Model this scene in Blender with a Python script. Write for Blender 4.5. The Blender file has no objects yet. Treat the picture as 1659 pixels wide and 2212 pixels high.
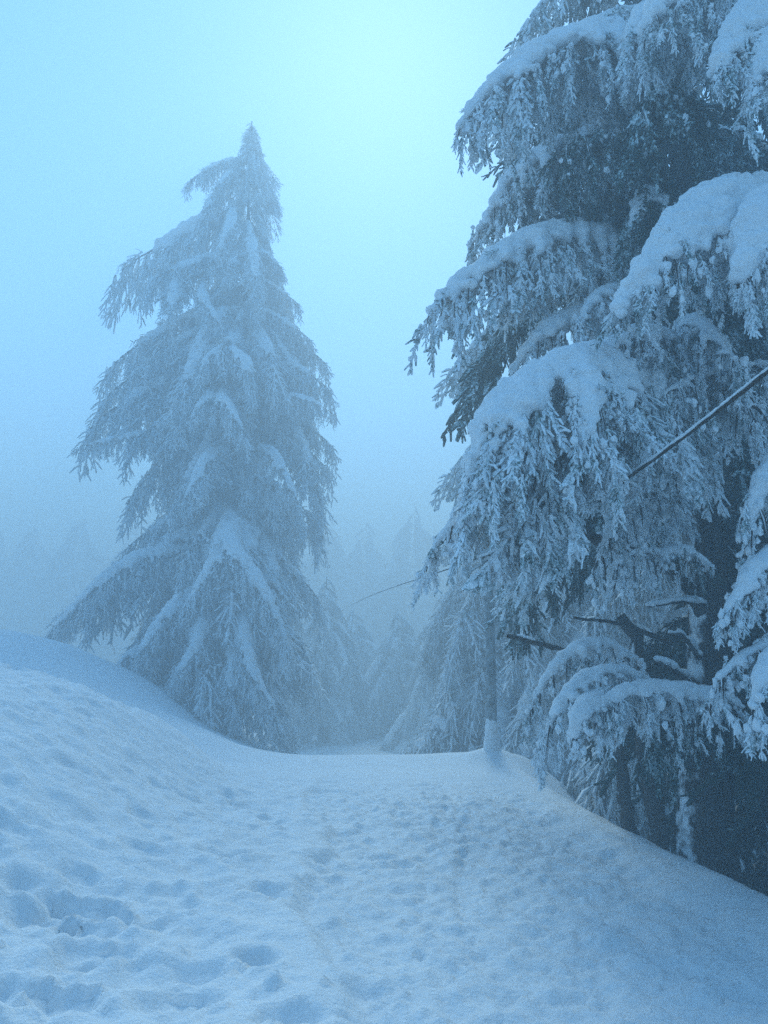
import bpy, math, random
import numpy as np
from mathutils import Vector, Matrix

C = bpy.context.scene.collection
SC = bpy.context.scene
R = math.radians

# ------------------------------------------------------------------ camera
EYE = Vector((0.0, 0.0, 1.6))
PITCH = R(11.1)
FPX = 740.0 / 768.0                       # focal length in picture widths
cam_d = bpy.data.cameras.new('camera')
cam = bpy.data.objects.new('camera', cam_d); C.objects.link(cam)
cam.location = EYE
cam.rotation_euler = (R(90) + PITCH, 0, 0)
cam_d.sensor_fit = 'HORIZONTAL'; cam_d.sensor_width = 36.0; cam_d.lens = 36.0 * FPX
cam_d.clip_start = 0.05; cam_d.clip_end = 2000
SC.camera = cam

# ------------------------------------------------------------------ light
SUN_EL, SUN_AZ = R(43.0), R(0.0)   # behind the fog, straight ahead
w = bpy.data.worlds.new('World'); SC.world = w; w.use_nodes = True
nt = w.node_tree; nt.nodes.clear()
sky = nt.nodes.new('ShaderNodeTexSky'); sky.sky_type = 'NISHITA'; sky.sun_disc = False
sky.sun_elevation = SUN_EL; sky.sun_rotation = SUN_AZ
sky.air_density = 1.3; sky.dust_density = 0.2; sky.ozone_density = 3.0
bg = nt.nodes.new('ShaderNodeBackground'); bg.inputs['Strength'].default_value = 0.135
ow = nt.nodes.new('ShaderNodeOutputWorld')
nt.links.new(sky.outputs[0], bg.inputs[0]); nt.links.new(bg.outputs[0], ow.inputs[0])
sd = bpy.data.lights.new('sun', 'SUN'); sd.energy = 2.2; sd.angle = R(22); sd.color = (1.0, 0.87, 0.70)
sun = bpy.data.objects.new('sun', sd); C.objects.link(sun)
dirv = Vector((math.sin(SUN_AZ) * math.cos(SUN_EL), math.cos(SUN_AZ) * math.cos(SUN_EL), math.sin(SUN_EL)))
sun.rotation_euler = dirv.to_track_quat('Z', 'Y').to_euler()
sun.location = dirv * 60

SC.view_settings.view_transform = 'Standard'; SC.view_settings.look = 'None'
SC.view_settings.gamma = 1.0; SC.view_settings.use_curve_mapping = False
SC.view_settings.exposure = 0.97
SC.view_settings.use_white_balance = True
SC.view_settings.white_balance_temperature = 4880
SC.view_settings.white_balance_tint = -13
cy = SC.cycles
cy.max_bounces = 6; cy.diffuse_bounces = 3; cy.glossy_bounces = 1; cy.transmission_bounces = 1
cy.volume_bounces = 3; cy.transparent_max_bounces = 4
cy.use_denoising = False
cy.use_adaptive_sampling = False
cy.sample_clamp_indirect = 2; cy.sample_clamp_direct = 6
HAZE_DENSITY = 0.036

# ------------------------------------------------------------------ helpers
FW = Vector((0, math.cos(PITCH), math.sin(PITCH)))
UP = Vector((0, -math.sin(PITCH), math.cos(PITCH)))
RT = Vector((1, 0, 0))
U = 1659.0
def P(u, v, d):
    """world point seen at (u, v) of a 1659 x 2212 view, d metres along the camera axis"""
    return EYE + (FW + RT * ((u - U / 2) / U / FPX) + UP * ((1106 - v) / U / FPX)) * d

def hash3(ix, iy, iz, seed):
    h = (ix.astype(np.int64) * 374761393 + iy.astype(np.int64) * 668265263 + iz.astype(np.int64) * 2147483647 + seed * 974711) & 0xffffffff
    h = ((h ^ (h >> 13)) * 1274126177) & 0xffffffff
    return ((h ^ (h >> 16)) & 0xffff) / 65535.0
def vnoise(p, seed=0):
    i = np.floor(p).astype(np.int64); f = p - i; f = f * f * f * (f * (f * 6 - 15) + 10)
    x, y, z = i[:, 0], i[:, 1], i[:, 2]; r = 0
    for a in (0, 1):
        wa = f[:, 0] if a else 1 - f[:, 0]
        for b in (0, 1):
            wb = f[:, 1] if b else 1 - f[:, 1]
            for c in (0, 1):
                wc = f[:, 2] if c else 1 - f[:, 2]
                r = r + wa * wb * wc * hash3(x + a, y + b, z + c, seed)
    return r * 2 - 1
def fbm(p, octs, seed=0, gain=0.5):
    r = 0; a = 1.0; q = p.copy()
    for o in range(octs):
        r = r + a * vnoise(q, seed + o * 7); q = q * 2.03 + 11.7; a *= gain
    return r
def sstep(a, b, x):
    t = np.clip((x - a) / (b - a), 0, 1); return t * t * (3 - 2 * t)

def mesh_np(name, v, f, mat, smooth=True):
    """v (n,3), f (m,3) or (m,4)"""
    me = bpy.data.meshes.new(name)
    k = f.shape[1]
    me.vertices.add(len(v)); me.vertices.foreach_set('co', np.ascontiguousarray(v, dtype=np.float32).ravel())
    me.loops.add(f.size); me.loops.foreach_set('vertex_index', np.ascontiguousarray(f, dtype=np.int32).ravel())
    me.polygons.add(len(f)); me.polygons.foreach_set('loop_start', np.arange(0, f.size, k, dtype=np.int32))
    me.polygons.foreach_set('use_smooth', np.full(len(f), smooth, dtype=bool))
    me.update(calc_edges=True)
    if mat: me.materials.append(mat)
    return me
def link(name, data, parent=None, kind=None):
    o = bpy.data.objects.new(name, data); C.objects.link(o)
    if parent: o.parent = parent
    if kind: o['kind'] = kind
    return o
def thing(name, label, cat, loc, group=None):
    o = bpy.data.objects.new(name, None); C.objects.link(o); o.location = loc
    o['label'] = label; o['category'] = cat
    if group: o['group'] = group
    return o

class Buf:
    def __init__(s): s.v = []; s.f = []; s.n = 0
    def add(s, v, f):
        s.v.append(v); s.f.append(f + s.n); s.n += len(v)
    def get(s): return np.concatenate(s.v), np.concatenate(s.f)

def tube(pts, rad, sides=5, rng=None, jit=0.0, cap=True):
    """quads round a polyline"""
    pts = np.asarray(pts, float); rad = np.asarray(rad, float); n = len(pts)
    t = np.gradient(pts, axis=0); t /= np.linalg.norm(t, axis=1)[:, None] + 1e-9
    ref = np.array([0.31, 0.95, 0.11]) if abs(t[0, 1]) < 0.8 else np.array([1, 0.1, 0.2])
    a = np.cross(t, ref); a /= np.linalg.norm(a, axis=1)[:, None] + 1e-9
    b = np.cross(t, a)
    ang = np.arange(sides) * 2 * math.pi / sides
    rr = rad[:, None] * np.ones((1, sides))
    if rng is not None and jit: rr = rr * (1 + jit * rng.uniform(-1, 1, rr.shape))
    v = pts[:, None, :] + rr[..., None] * (np.cos(ang)[None, :, None] * a[:, None, :] + np.sin(ang)[None, :, None] * b[:, None, :])
    i = np.arange(n - 1)[:, None] * sides; j = np.arange(sides)[None, :]; j2 = (j + 1) % sides
    f = np.stack([i + j, i + j2, i + sides + j2, i + sides + j], -1).reshape(-1, 4)
    v = v.reshape(-1, 3)
    return v, f

def spline(pts, n):
    """Catmull-Rom through pts, n samples even in arc length"""
    p = np.array([list(q) for q in pts], float)
    p = np.vstack([2 * p[0] - p[1], p, 2 * p[-1] - p[-2]])
    out = []
    for k in range(1, len(p) - 2):
        for s in np.linspace(0, 1, 16, endpoint=False):
            a, b, c, d = p[k - 1], p[k], p[k + 1], p[k + 2]
            out.append(0.5 * ((2 * b) + (c - a) * s + (2 * a - 5 * b + 4 * c - d) * s * s + (3 * b - a - 3 * c + d) * s ** 3))
    out.append(p[-2]); out = np.array(out)
    L = np.r_[0, np.cumsum(np.linalg.norm(np.diff(out, axis=0), axis=1))]
    q = np.linspace(0, L[-1], n)
    return np.stack([np.interp(q, L, out[:, i]) for i in range(3)], 1), L[-1]

# ------------------------------------------------------------------ materials
def mat_new(name):
    m = bpy.data.materials.new(name); m.use_nodes = True
    b = m.node_tree.nodes['Principled BSDF']
    b.inputs['Specular IOR Level'].default_value = 0.2
    return m, m.node_tree, b
def noise_n(nt, scale, detail=4, rough=0.55, vec=None):
    n = nt.nodes.new('ShaderNodeTexNoise'); n.inputs['Scale'].default_value = scale
    n.inputs['Detail'].default_value = detail; n.inputs['Roughness'].default_value = rough
    if vec: nt.links.new(vec, n.inputs['Vector'])
    return n
def ramp(nt, src, stops):
    r = nt.nodes.new('ShaderNodeValToRGB'); nt.links.new(src, r.inputs[0])
    e = r.color_ramp.elements
    while len(e) < len(stops): e.new(0.5)
    for k, (p, c) in enumerate(stops): e[k].position = p; e[k].color = (*c, 1)
    return r
def bump(nt, h, strength, dist, b):
    n = nt.nodes.new('ShaderNodeBump'); n.inputs['Strength'].default_value = strength; n.inputs['Distance'].default_value = dist
    nt.links.new(h, n.inputs['Height']); nt.links.new(n.outputs[0], b.inputs['Normal']); return n
def math_n(nt, op, a, b=None, clamp=False):
    m = nt.nodes.new('ShaderNodeMath'); m.operation = op; m.use_clamp = clamp
    for k, x in enumerate((a, b)):
        if x is None: continue
        if isinstance(x, (int, float)): m.inputs[k].default_value = x
        else: nt.links.new(x, m.inputs[k])
    return m.outputs[0]

SNOW = (0.86, 0.89, 0.92)
def snow_mat(name, fine, dist):
    m, nt, b = mat_new(name)
    geo = nt.nodes.new('ShaderNodeNewGeometry')
    n1 = noise_n(nt, 3.0, 3, 0.5, geo.outputs['Position']); n2 = noise_n(nt, fine, 5, 0.65, geo.outputs['Position'])
    r = ramp(nt, n1.outputs[0], [(0.3, (0.84, 0.87, 0.90)), (0.7, (0.90, 0.92, 0.94))])
    nt.links.new(r.outputs[0], b.inputs['Base Color'])
    b.inputs['Roughness'].default_value = 0.85
    bump(nt, n2.outputs[0], 0.9, dist * 1.4, b)
    return m
M_CAP = snow_mat('settled_snow', 22.0, 0.02)

def frost_mat(name, bias, scale):
    """needles under rime and snow: white where snow can lie, dark green below"""
    m, nt, b = mat_new(name)
    geo = nt.nodes.new('ShaderNodeNewGeometry')
    sp = nt.nodes.new('ShaderNodeSeparateXYZ'); nt.links.new(geo.outputs['Normal'], sp.inputs[0])
    n1 = noise_n(nt, scale, 3, 0.6, geo.outputs['Position']); n2 = noise_n(nt, scale * 0.12, 2, 0.5, geo.outputs['Position'])
    f = math_n(nt, 'MULTIPLY', sp.outputs[2], 0.32)
    g = math_n(nt, 'MULTIPLY', math_n(nt, 'SUBTRACT', n1.outputs[0], 0.5), 2.2)
    h = math_n(nt, 'MULTIPLY', math_n(nt, 'SUBTRACT', n2.outputs[0], 0.5), 1.9)
    s = math_n(nt, 'ADD', math_n(nt, 'ADD', f, g), math_n(nt, 'ADD', h, bias))
    r = ramp(nt, s, [(0.12, (0.028, 0.05, 0.04)), (0.42, (0.38, 0.46, 0.47)), (0.72, (0.86, 0.89, 0.92))])
    nt.links.new(r.outputs[0], b.inputs['Base Color'])
    b.inputs['Roughness'].default_value = 0.9
    bump(nt, n1.outputs[0], 0.8, 0.01, b)
    return m
M_FROST = frost_mat('frosted_needles', 0.74, 48.0)
M_FROST_FAR = frost_mat('frosted_needles_fine', 0.80, 22.0)
M_FROST_DIM = frost_mat('shade_dimmed_needles', 0.12, 30.0)  # darker copy of the frosted needles, crown shade put into the colour
M_DARK = frost_mat('bare_needles_for_shade', -0.35, 30.0)  # snowless needles, kept dark to stand for shade under the tree

def bark_mat(name, side_snow):
    m, nt, b = mat_new(name)
    geo = nt.nodes.new('ShaderNodeNewGeometry')
    mp = nt.nodes.new('ShaderNodeMapping'); mp.inputs['Scale'].default_value = (9, 9, 2); nt.links.new(geo.outputs['Position'], mp.inputs[0])
    n1 = noise_n(nt, 2.2, 6, 0.7, mp.outputs[0])
    r = ramp(nt, n1.outputs[0], [(0.35, (0.018, 0.015, 0.013)), (0.7, (0.075, 0.065, 0.055))])
    dot = nt.nodes.new('ShaderNodeVectorMath'); dot.operation = 'DOT_PRODUCT'; dot.inputs[1].default_value = (-0.75, -0.25, 0.8)
    nt.links.new(geo.outputs['Normal'], dot.inputs[0])
    n2 = noise_n(nt, 5.0, 4, 0.6, geo.outputs['Position'])
    s = math_n(nt, 'ADD', dot.outputs['Value'], math_n(nt, 'MULTIPLY', math_n(nt, 'SUBTRACT', n2.outputs[0], 0.5), 1.6))
    k = ramp(nt, s, [(side_snow, (0, 0, 0)), (min(1, side_snow + 0.2), (1, 1, 1))])
    mx = nt.nodes.new('ShaderNodeMix'); mx.data_type = 'RGBA'
    nt.links.new(k.outputs[0], mx.inputs['Factor']); nt.links.new(r.outputs[0], mx.inputs['A']); mx.inputs['B'].default_value = (*SNOW, 1)
    nt.links.new(mx.outputs['Result'], b.inputs['Base Color']); b.inputs['Roughness'].default_value = 0.95
    bump(nt, n1.outputs[0], 1.0, 0.03, b)
    return m
M_BARK = bark_mat('bark', 0.72)
M_BARK_SNOW = bark_mat('snow_plastered_bark', 0.74)
m_, nt_, b_ = mat_new('rimed_wood'); g_ = nt_.nodes.new('ShaderNodeNewGeometry')
n_ = noise_n(nt_, 9, 5, 0.65, g_.outputs['Position']); r_ = ramp(nt_, n_.outputs[0], [(0.35, (0.10, 0.11, 0.11)), (0.7, (0.42, 0.45, 0.47))])
nt_.links.new(r_.outputs[0], b_.inputs['Base Color']); b_.inputs['Roughness'].default_value = 0.9; bump(nt_, n_.outputs[0], 0.8, 0.02, b_); M_RIME = m_

# ------------------------------------------------------------------ terrain
rng = np.random.default_rng(11)
def road_edge(y):                         # x of the right edge of the trodden snow
    return np.interp(y, [0, 3, 5.3, 6.8, 8.9, 11.6, 14, 20, 60], [3.4, 3.1, 2.75, 2.5, 2.1, 1.9, 2.4, 3.5, 8])
prints = []
_bx = np.linspace(0, 60, 601)
_bz = np.interp(_bx, [0, .4, .8, 1.2, 1.5, 1.98, 2.58, 3.78, 6, 10, 60], [0, .03, .18, .40, .64, 0.98, 1.24, 1.52, 1.8, 2.1, 2.6])
_k = np.exp(-np.linspace(-2, 2, 9) ** 2); BANK_X, BANK_Z = _bx, np.convolve(np.pad(_bz, 4, 'edge'), _k / _k.sum(), 'valid')
_fx = np.linspace(-60, 20, 401)
_fz = np.interp(_fx, [-60, -20, -12, -9.86, -8.08, -6.9, -5.7, -4.5, -2.7, -1, 0.5, 20], [4.9, 3.8, 3.4, 3.15, 2.9, 2.65, 1.87, 1.0, .3, 0, 0, 0])
FAR_X, FAR_Z = _fx, np.convolve(np.pad(_fz, 4, 'edge'), _k / _k.sum(), 'valid')
def base_h(x, y):
    x = np.asarray(x, float); y = np.asarray(y, float)
    p = np.stack([x, y, np.zeros_like(x)], -1).reshape(-1, 3)
    big = (vnoise(p * 0.13, 3)).reshape(x.shape)
    h = 0.10 * (vnoise(p * 0.45, 4)).reshape(x.shape)
    # left bank: climbs to the left, then drops behind its rim into the hollow of the tree
    lx = np.clip(-1.2 - x, 0, None)
    bank = np.interp(lx, BANK_X, BANK_Z) * sstep(0.5, 9.2, y + 0.12 * lx)
    rim = 9.5 + 0.4 * np.sin(x * 1.7) + 0.15 * np.sin(x * 4.3 + 1) + 0.10 * lx
    drop = sstep(rim - 0.15, rim + 1.7, y) 
    far = np.interp(x, FAR_X, FAR_Z)
    fm = sstep(10.2, 17.5, y)
    h = h + bank * (1 - drop * (1 - 0.55 * sstep(2.2, 4.5, lx)) * (1 - fm)) * (1 - fm) + far * fm
    # ground beyond the crest runs downhill
    h = h - 0.165 * np.clip(y - 12.4, 0, 42) * sstep(12.0, 14.2, y)
    # right side: rounded shoulder falling off the road
    e = x - road_edge(y)
    h = h - np.where(e > 0, 1.0 * e * e / (e + 0.55), 0) * (1 - 0.35 * sstep(4, 8, e))
    h = h - 0.05 * sstep(-1.2, 0, e)
    h = np.maximum(h, -2.6 + 0.3 * big)
    h = h + 0.25 * big * sstep(12, 25, y)
    return h
def full_h(x, y):
    sh = x.shape
    h = base_h(x, y)
    p = np.stack([x, y, h], -1).reshape(-1, 3)
    e = x - road_edge(y)
    # left margin of the trampled lane
    ll = -0.35 - 0.10 * (y - 4) + 0.12 * np.sin(y * 1.9)
    ll = ll + 0.10 * vnoise(p * np.array([1.5, 2.6, 1]), 33).reshape(sh)
    lane = sstep(ll - 0.03, ll + 0.15, x) * sstep(-0.15, -0.6, e) * sstep(11.2, 9.4, y)
    h = h - 0.10 * lane
    rough = fbm(p * np.array([5.5, 5.5, 1]), 4, 20, 0.6).reshape(sh)
    wp = p + 0.12 * np.stack([vnoise(p * 3.1, 71), vnoise(p * 3.1, 72), 0 * p[:, 0]], 1)
    lumps = np.abs(vnoise(wp * np.array([4.2, 5.4, 1]), 31)).reshape(sh)
    crust = (1 - np.abs(fbm(wp * np.array([9, 12, 1]), 3, 61, 0.55))).reshape(sh)
    near = sstep(11.5, 9.0, y) * sstep(3.0, -0.2, e + 0.4)
    left = sstep(0.4, -0.6, x - ll)
    h = h + near * ((0.014 + 0.010 * left) * rough + 0.035 * (lumps - 0.4) * left + 0.02 * vnoise(p * np.array([2.2, 3.4, 1]), 9).reshape(sh) * left)
    h = h + lane * 0.014 * rough + near * 0.013 * crust * (0.5 + 0.5 * lane)
    clod = fbm(p * np.array([11, 11, 1]), 3, 55, 0.6).reshape(sh)
    h = h + lane * 0.026 * np.clip(clod, 0, 1)
    # row of ploughed chunks along the right shoulder
    ch = np.exp(-((e + 0.42) / 0.16) ** 2) * sstep(5.2, 6.4, y) * sstep(10.2, 9.2, y)
    h = h + ch * 0.05 * np.clip(vnoise(p * np.array([5, 5, 1]), 77).reshape(sh) + 0.2, 0, 1)
    pn = vnoise(p * np.array([7, 7, 1]), 81).reshape(sh) + 0.5 * vnoise(p * np.array([17, 17, 1]), 82).reshape(sh)
    for (px, py, a, rx, ry, dp) in prints:
        dx, dy = x - px, y - py
        m = (np.abs(dx) < 0.7) & (np.abs(dy) < 0.7)
        if not m.any(): continue
        ca, sa = math.cos(a), math.sin(a)
        q = np.sqrt(((dx[m] * ca + dy[m] * sa) / rx) ** 2 + ((-dx[m] * sa + dy[m] * ca) / ry) ** 2)
        q = q * (1 + 0.42 * pn[m])
        h[m] += -0.85 * dp * (1 - sstep(0.5, 1.15, q)) + dp * 0.28 * np.exp(-((q - 1.35) / 0.28) ** 2)
    # snow heaped at the foot of the marker post
    dx, dy = x - POST.x, y - POST.y
    h = h + 0.14 * np.exp(-(dx * dx + dy * dy) / 0.12) + 0.06 * np.exp(-(dx * dx + dy * dy) / 0.6)
    return h
POST = P(1064, 1655, 11.7)
for k in range(75):                      # old, softened footprints over the left snow and lane
    y = rng.uniform(2.6, 9.4); x = rng.uniform(-4.6, -0.9) * (0.35 + y / 12)
    prints.append((x, y, rng.uniform(0, 6.3), rng.uniform(0.08, 0.14), rng.uniform(0.13, 0.22), rng.uniform(0.02, 0.06)))
for (u, v, s, dp) in [(160, 1990, 1.5, .10), (60, 2020, 1.3, .07), (190, 2070, 1.2, .08), (120, 2170, 1.3, .09), (560, 2060, 1.0, .07), (300, 1880, 1.1, .05),
                      (620, 2190, 1.2, .07), (370, 2160, 1.2, .06), (1600, 2080, 1.0, .06), (1580, 2170, .6, .04), (1290, 2095, .5, .03), (60, 1980, 1.2, .06)]:
    ang = PITCH + math.atan((1106 - v) / U / FPX); d = -1.6 / math.sin(ang) * math.cos(math.atan((1106 - v) / U / FPX))
    q = P(u, v, d)
    prints.append((q.x, q.y, rng.uniform(-0.5, 0.5) + 1.5, 0.11 * s, 0.17 * s, dp))

for k in range(34):                       # boot prints going up the lane, left and right foot
    y = 3.6 + k * .2 + rng.uniform(-.04, .04); cx = .55 + .16 * math.sin(y * .9)
    prints.append((cx + (.13 if k % 2 else -.13) + rng.uniform(-.03, .03), y, rng.uniform(-.2, .2), 0.052, 0.135, rng.uniform(.018, .034)))
for k in range(22):
    y = 3.8 + k * .27; cx = 1.35 - .05 * y + .1 * math.sin(y * 1.3)
    prints.append((cx + (.12 if k % 2 else -.12), y, rng.uniform(-.25, .25), 0.05, 0.13, rng.uniform(.014, .028)))
def axis_pts(lo, hi, fine_lo, fine_hi, step, grow):
    a = list(np.arange(fine_lo, fine_hi, step)); s = step; x = a[-1]
    while x < hi: s *= grow; x += s; a.append(x)
    s = step; x = fine_lo; b = []
    while x > lo: s *= grow; x -= s; b.append(x)
    return np.array(b[::-1] + a)
xs = axis_pts(-150, 150, -5.4, 3.4, 0.026, 1.12)
ys = axis_pts(-60, 170, 3.2, 11.5, 0.03, 1.07)
gx, gy = np.meshgrid(xs, ys)
gh = full_h(gx, gy)
nx, ny = len(xs), len(ys)
ii = (np.arange(ny - 1)[:, None] * nx + np.arange(nx - 1)[None, :]).ravel()
quads = np.stack([ii, ii + 1, ii + nx + 1, ii + nx], 1)

m, nt_, b = mat_new('ground_snow')
geo = nt_.nodes.new('ShaderNodeNewGeometry')
n1 = noise_n(nt_, 2.0, 4, 0.55, geo.outputs['Position']); n2 = noise_n(nt_, 30, 5, 0.7, geo.outputs['Position'])
r = ramp(nt_, n1.outputs[0], [(0.3, (0.83, 0.86, 0.89)), (0.7, (0.90, 0.92, 0.94))])
att = nt_.nodes.new('ShaderNodeAttribute'); att.attribute_name = 'floor_shade'
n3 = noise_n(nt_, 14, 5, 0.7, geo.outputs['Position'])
shade_ramp = ramp(nt_, n3.outputs[0], [(0.3, (0.012, 0.011, 0.009)), (0.7, (0.05, 0.042, 0.033))])  # dark tones painted for the shade under the near tree
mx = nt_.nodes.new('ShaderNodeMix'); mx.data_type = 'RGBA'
nt_.links.new(att.outputs['Fac'], mx.inputs['Factor']); nt_.links.new(r.outputs[0], mx.inputs['A']); nt_.links.new(shade_ramp.outputs[0], mx.inputs['B'])
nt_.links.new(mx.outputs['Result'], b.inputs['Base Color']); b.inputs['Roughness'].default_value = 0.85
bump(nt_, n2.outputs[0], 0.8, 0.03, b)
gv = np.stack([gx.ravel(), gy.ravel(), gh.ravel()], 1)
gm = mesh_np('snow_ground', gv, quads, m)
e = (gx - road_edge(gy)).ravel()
# ground coloured dark for the shade below the near tree
shade_mask = sstep(0.75, 1.3, e + 0.25 * vnoise(gv * 1.5, 91)) * sstep(9.5, 8.0, gv[:, 1] + 0.4 * vnoise(gv * 1.1, 92)) * sstep(-1, 1.5, gv[:, 1])* sstep(10, 8, gv[:, 0])
at = gm.attributes.new('floor_shade', 'FLOAT', 'POINT'); at.data.foreach_set('value', shade_mask.astype(np.float32))
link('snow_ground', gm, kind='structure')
def ground_z(x, y):
    return float(full_h(np.array([[x]], float), np.array([[y]], float))[0, 0])

# ------------------------------------------------------------------ foliage sprays
def make_spray(rng, n_side, sides, L=0.45, r=0.012, fine=True, side_len=0.085):
    """one hanging deodar branchlet under rime, root at the origin, hanging along -Z"""
    B = Buf()
    n = 12 if fine else 6
    z = np.linspace(0, -L, n)
    bend = rng.uniform(-0.06, 0.06, 2)
    st = np.stack([bend[0] * (z / L) ** 2 + rng.normal(0, .005, n), bend[1] * (z / L) ** 2 + rng.normal(0, .005, n), z], 1)
    rad = r * np.linspace(1.15, 0.6, n) * rng.uniform(0.6, 1.5, n); rad[-1] = 0.003
    B.add(*tube(st, rad, sides, rng, 0.3))
    for k in range(n_side):
        s = 0.03 + 0.92 * (k + rng.uniform(0, .8)) / n_side
        p0 = np.array([np.interp(-s * L, z[::-1], st[::-1, i]) for i in range(3)])
        az = k * 2.4 + rng.uniform(-.6, .6)
        ln = (side_len * (1 - 0.55 * s) + 0.02) * rng.uniform(0.6, 1.4) * (L / 0.45)
        m_ = 4 if fine else 3
        q = np.linspace(0, 1, m_)
        el = rng.uniform(0.2, 0.9)
        d0 = np.array([math.cos(az) * math.cos(el), math.sin(az) * math.cos(el), -math.sin(el)])
        pts = p0 + q[:, None] * ln * d0 + np.array([0, 0, -1]) * (q[:, None] ** 2) * ln * rng.uniform(.4, 1.2)
        if fine: pts += rng.normal(0, .004, pts.shape)
        rr = r * np.linspace(1.0, 0.75, m_) * rng.uniform(0.6, 1.5, m_); rr[-1] = 0.55 * r; rr[0] *= .7
        B.add(*tube(pts, rr, max(3, sides - 1), rng, 0.35))
    return B.get()
prg = np.random.default_rng(5)
SPR_FINE = [make_spray(prg, 24, 4, r=0.0125, side_len=.048) for _ in range(10)]
SPR_MID = [make_spray(prg, 15, 4, r=0.015, fine=False, side_len=.055) for _ in range(8)]
SPR_FAR = [make_spray(prg, 7, 3, r=0.020, fine=False) for _ in range(6)]

def place_sprays(protos, pos, axis, scale, rng):
    """merge rotated copies of the prototypes: axis = hanging direction"""
    B = Buf(); n = len(pos)
    a = axis / (np.linalg.norm(axis, axis=1)[:, None] + 1e-9)
    zc = -a
    ref = rng.normal(size=(n, 3)); xc = np.cross(ref, zc); xc /= np.linalg.norm(xc, axis=1)[:, None] + 1e-9
    yc = np.cross(zc, xc)
    M = np.stack([xc, yc, zc], 2)          # columns
    which = rng.integers(0, len(protos), n)
    for k, (pv, pf) in enumerate(protos):
        idx = np.nonzero(which == k)[0]
        if not len(idx): continue
        v = np.einsum('nij,vj->nvi', M[idx], pv) * scale[idx][:, None, None] + pos[idx][:, None, :]
        f = pf[None] + (np.arange(len(idx)) * len(pv))[:, None, None]
        B.add(v.reshape(-1, 3), f.reshape(-1, 4))
    return B.get()

# unit blob for snow
def ico():
    import bmesh
    bm = bmesh.new(); bmesh.ops.create_icosphere(bm, subdivisions=2, radius=1)
    v = np.array([list(x.co) for x in bm.verts]); f = np.array([[y.index for y in x.verts] for x in bm.faces]); bm.free(); return v, f
ICO = ico()
def cube_ball():
    import bmesh
    bm = bmesh.new(); bmesh.ops.create_cube(bm, size=1.2); bmesh.ops.subdivide_edges(bm, edges=bm.edges, cuts=1, use_grid_fill=True)
    for x in bm.verts: x.co = x.co.normalized()
    v = np.array([list(x.co) for x in bm.verts]); f = np.array([[y.index for y in x.verts] for x in bm.faces]); bm.free(); return v, f
CUBE = cube_ball()
def keep_large(me, share):
    """drop crumbs of snow smaller than share of the whole"""
    n = len(me.vertices); e = np.empty(len(me.edges) * 2, np.int32); me.edges.foreach_get('vertices', e); e = e.reshape(-1, 2)
    lab = np.arange(n)
    while True:
        m_ = np.minimum(lab[e[:, 0]], lab[e[:, 1]]); new = lab.copy()
        np.minimum.at(new, e[:, 0], m_); np.minimum.at(new, e[:, 1], m_); new = new[new]
        if (new == lab).all(): break
        lab = new
    u_, inv, cnt = np.unique(lab, return_inverse=True, return_counts=True)
    if len(u_) == 1: return me
    big = cnt >= max(share * n, 0); big[np.argmax(cnt)] = True
    import bmesh
    bm = bmesh.new(); bm.from_mesh(me); bm.verts.ensure_lookup_table()
    dead = np.nonzero(~big[inv.ravel()])[0]
    bmesh.ops.delete(bm, geom=[bm.verts[int(i)] for i in dead], context='VERTS'); bm.to_mesh(me); bm.free()
    for p_ in me.polygons: p_.use_smooth = True
    return me
def fuse_blobs(name, blobs, voxel, mat, rough=0.02, smooth_it=3, seed=0, keep=0.12):
    """snow: overlapping blobs (x,y,z,rx,ry,rz) fused to one skin"""
    b = np.array(blobs); iv, jf = ICO
    v = (iv[None] * b[:, None, 3:6] + b[:, None, :3]).reshape(-1, 3)
    f = (jf[None] + (np.arange(len(b)) * len(iv))[:, None, None]).reshape(-1, 3)
    me = mesh_np(name, v, f, None)
    o = bpy.data.objects.new('tmp', me); C.objects.link(o)
    md = o.modifiers.new('r', 'REMESH'); md.mode = 'VOXEL'; md.voxel_size = voxel; md.use_smooth_shade = True
    sm = o.modifiers.new('s', 'SMOOTH'); sm.factor = 0.6; sm.iterations = smooth_it
    dg = bpy.context.evaluated_depsgraph_get()
    res = bpy.data.meshes.new_from_object(o.evaluated_get(dg))
    bpy.data.objects.remove(o); bpy.data.meshes.remove(me)
    res = keep_large(res, keep)
    n = len(res.vertices); co = np.empty(n * 3, np.float32); res.vertices.foreach_get('co', co); co = co.reshape(-1, 3).astype(float)
    no = np.empty(n * 3, np.float32); res.vertices.foreach_get('normal', no); no = no.reshape(-1, 3)
    d = rough * fbm(co * 9.0, 4, seed, .6) + rough * 0.8 * vnoise(co * 2.5, seed + 3)
    co += no * d[:, None]
    res.vertices.foreach_set('co', co.astype(np.float32).ravel()); res.name = name
    res.materials.clear(); res.materials.append(mat); res.update()
    return res

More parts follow.
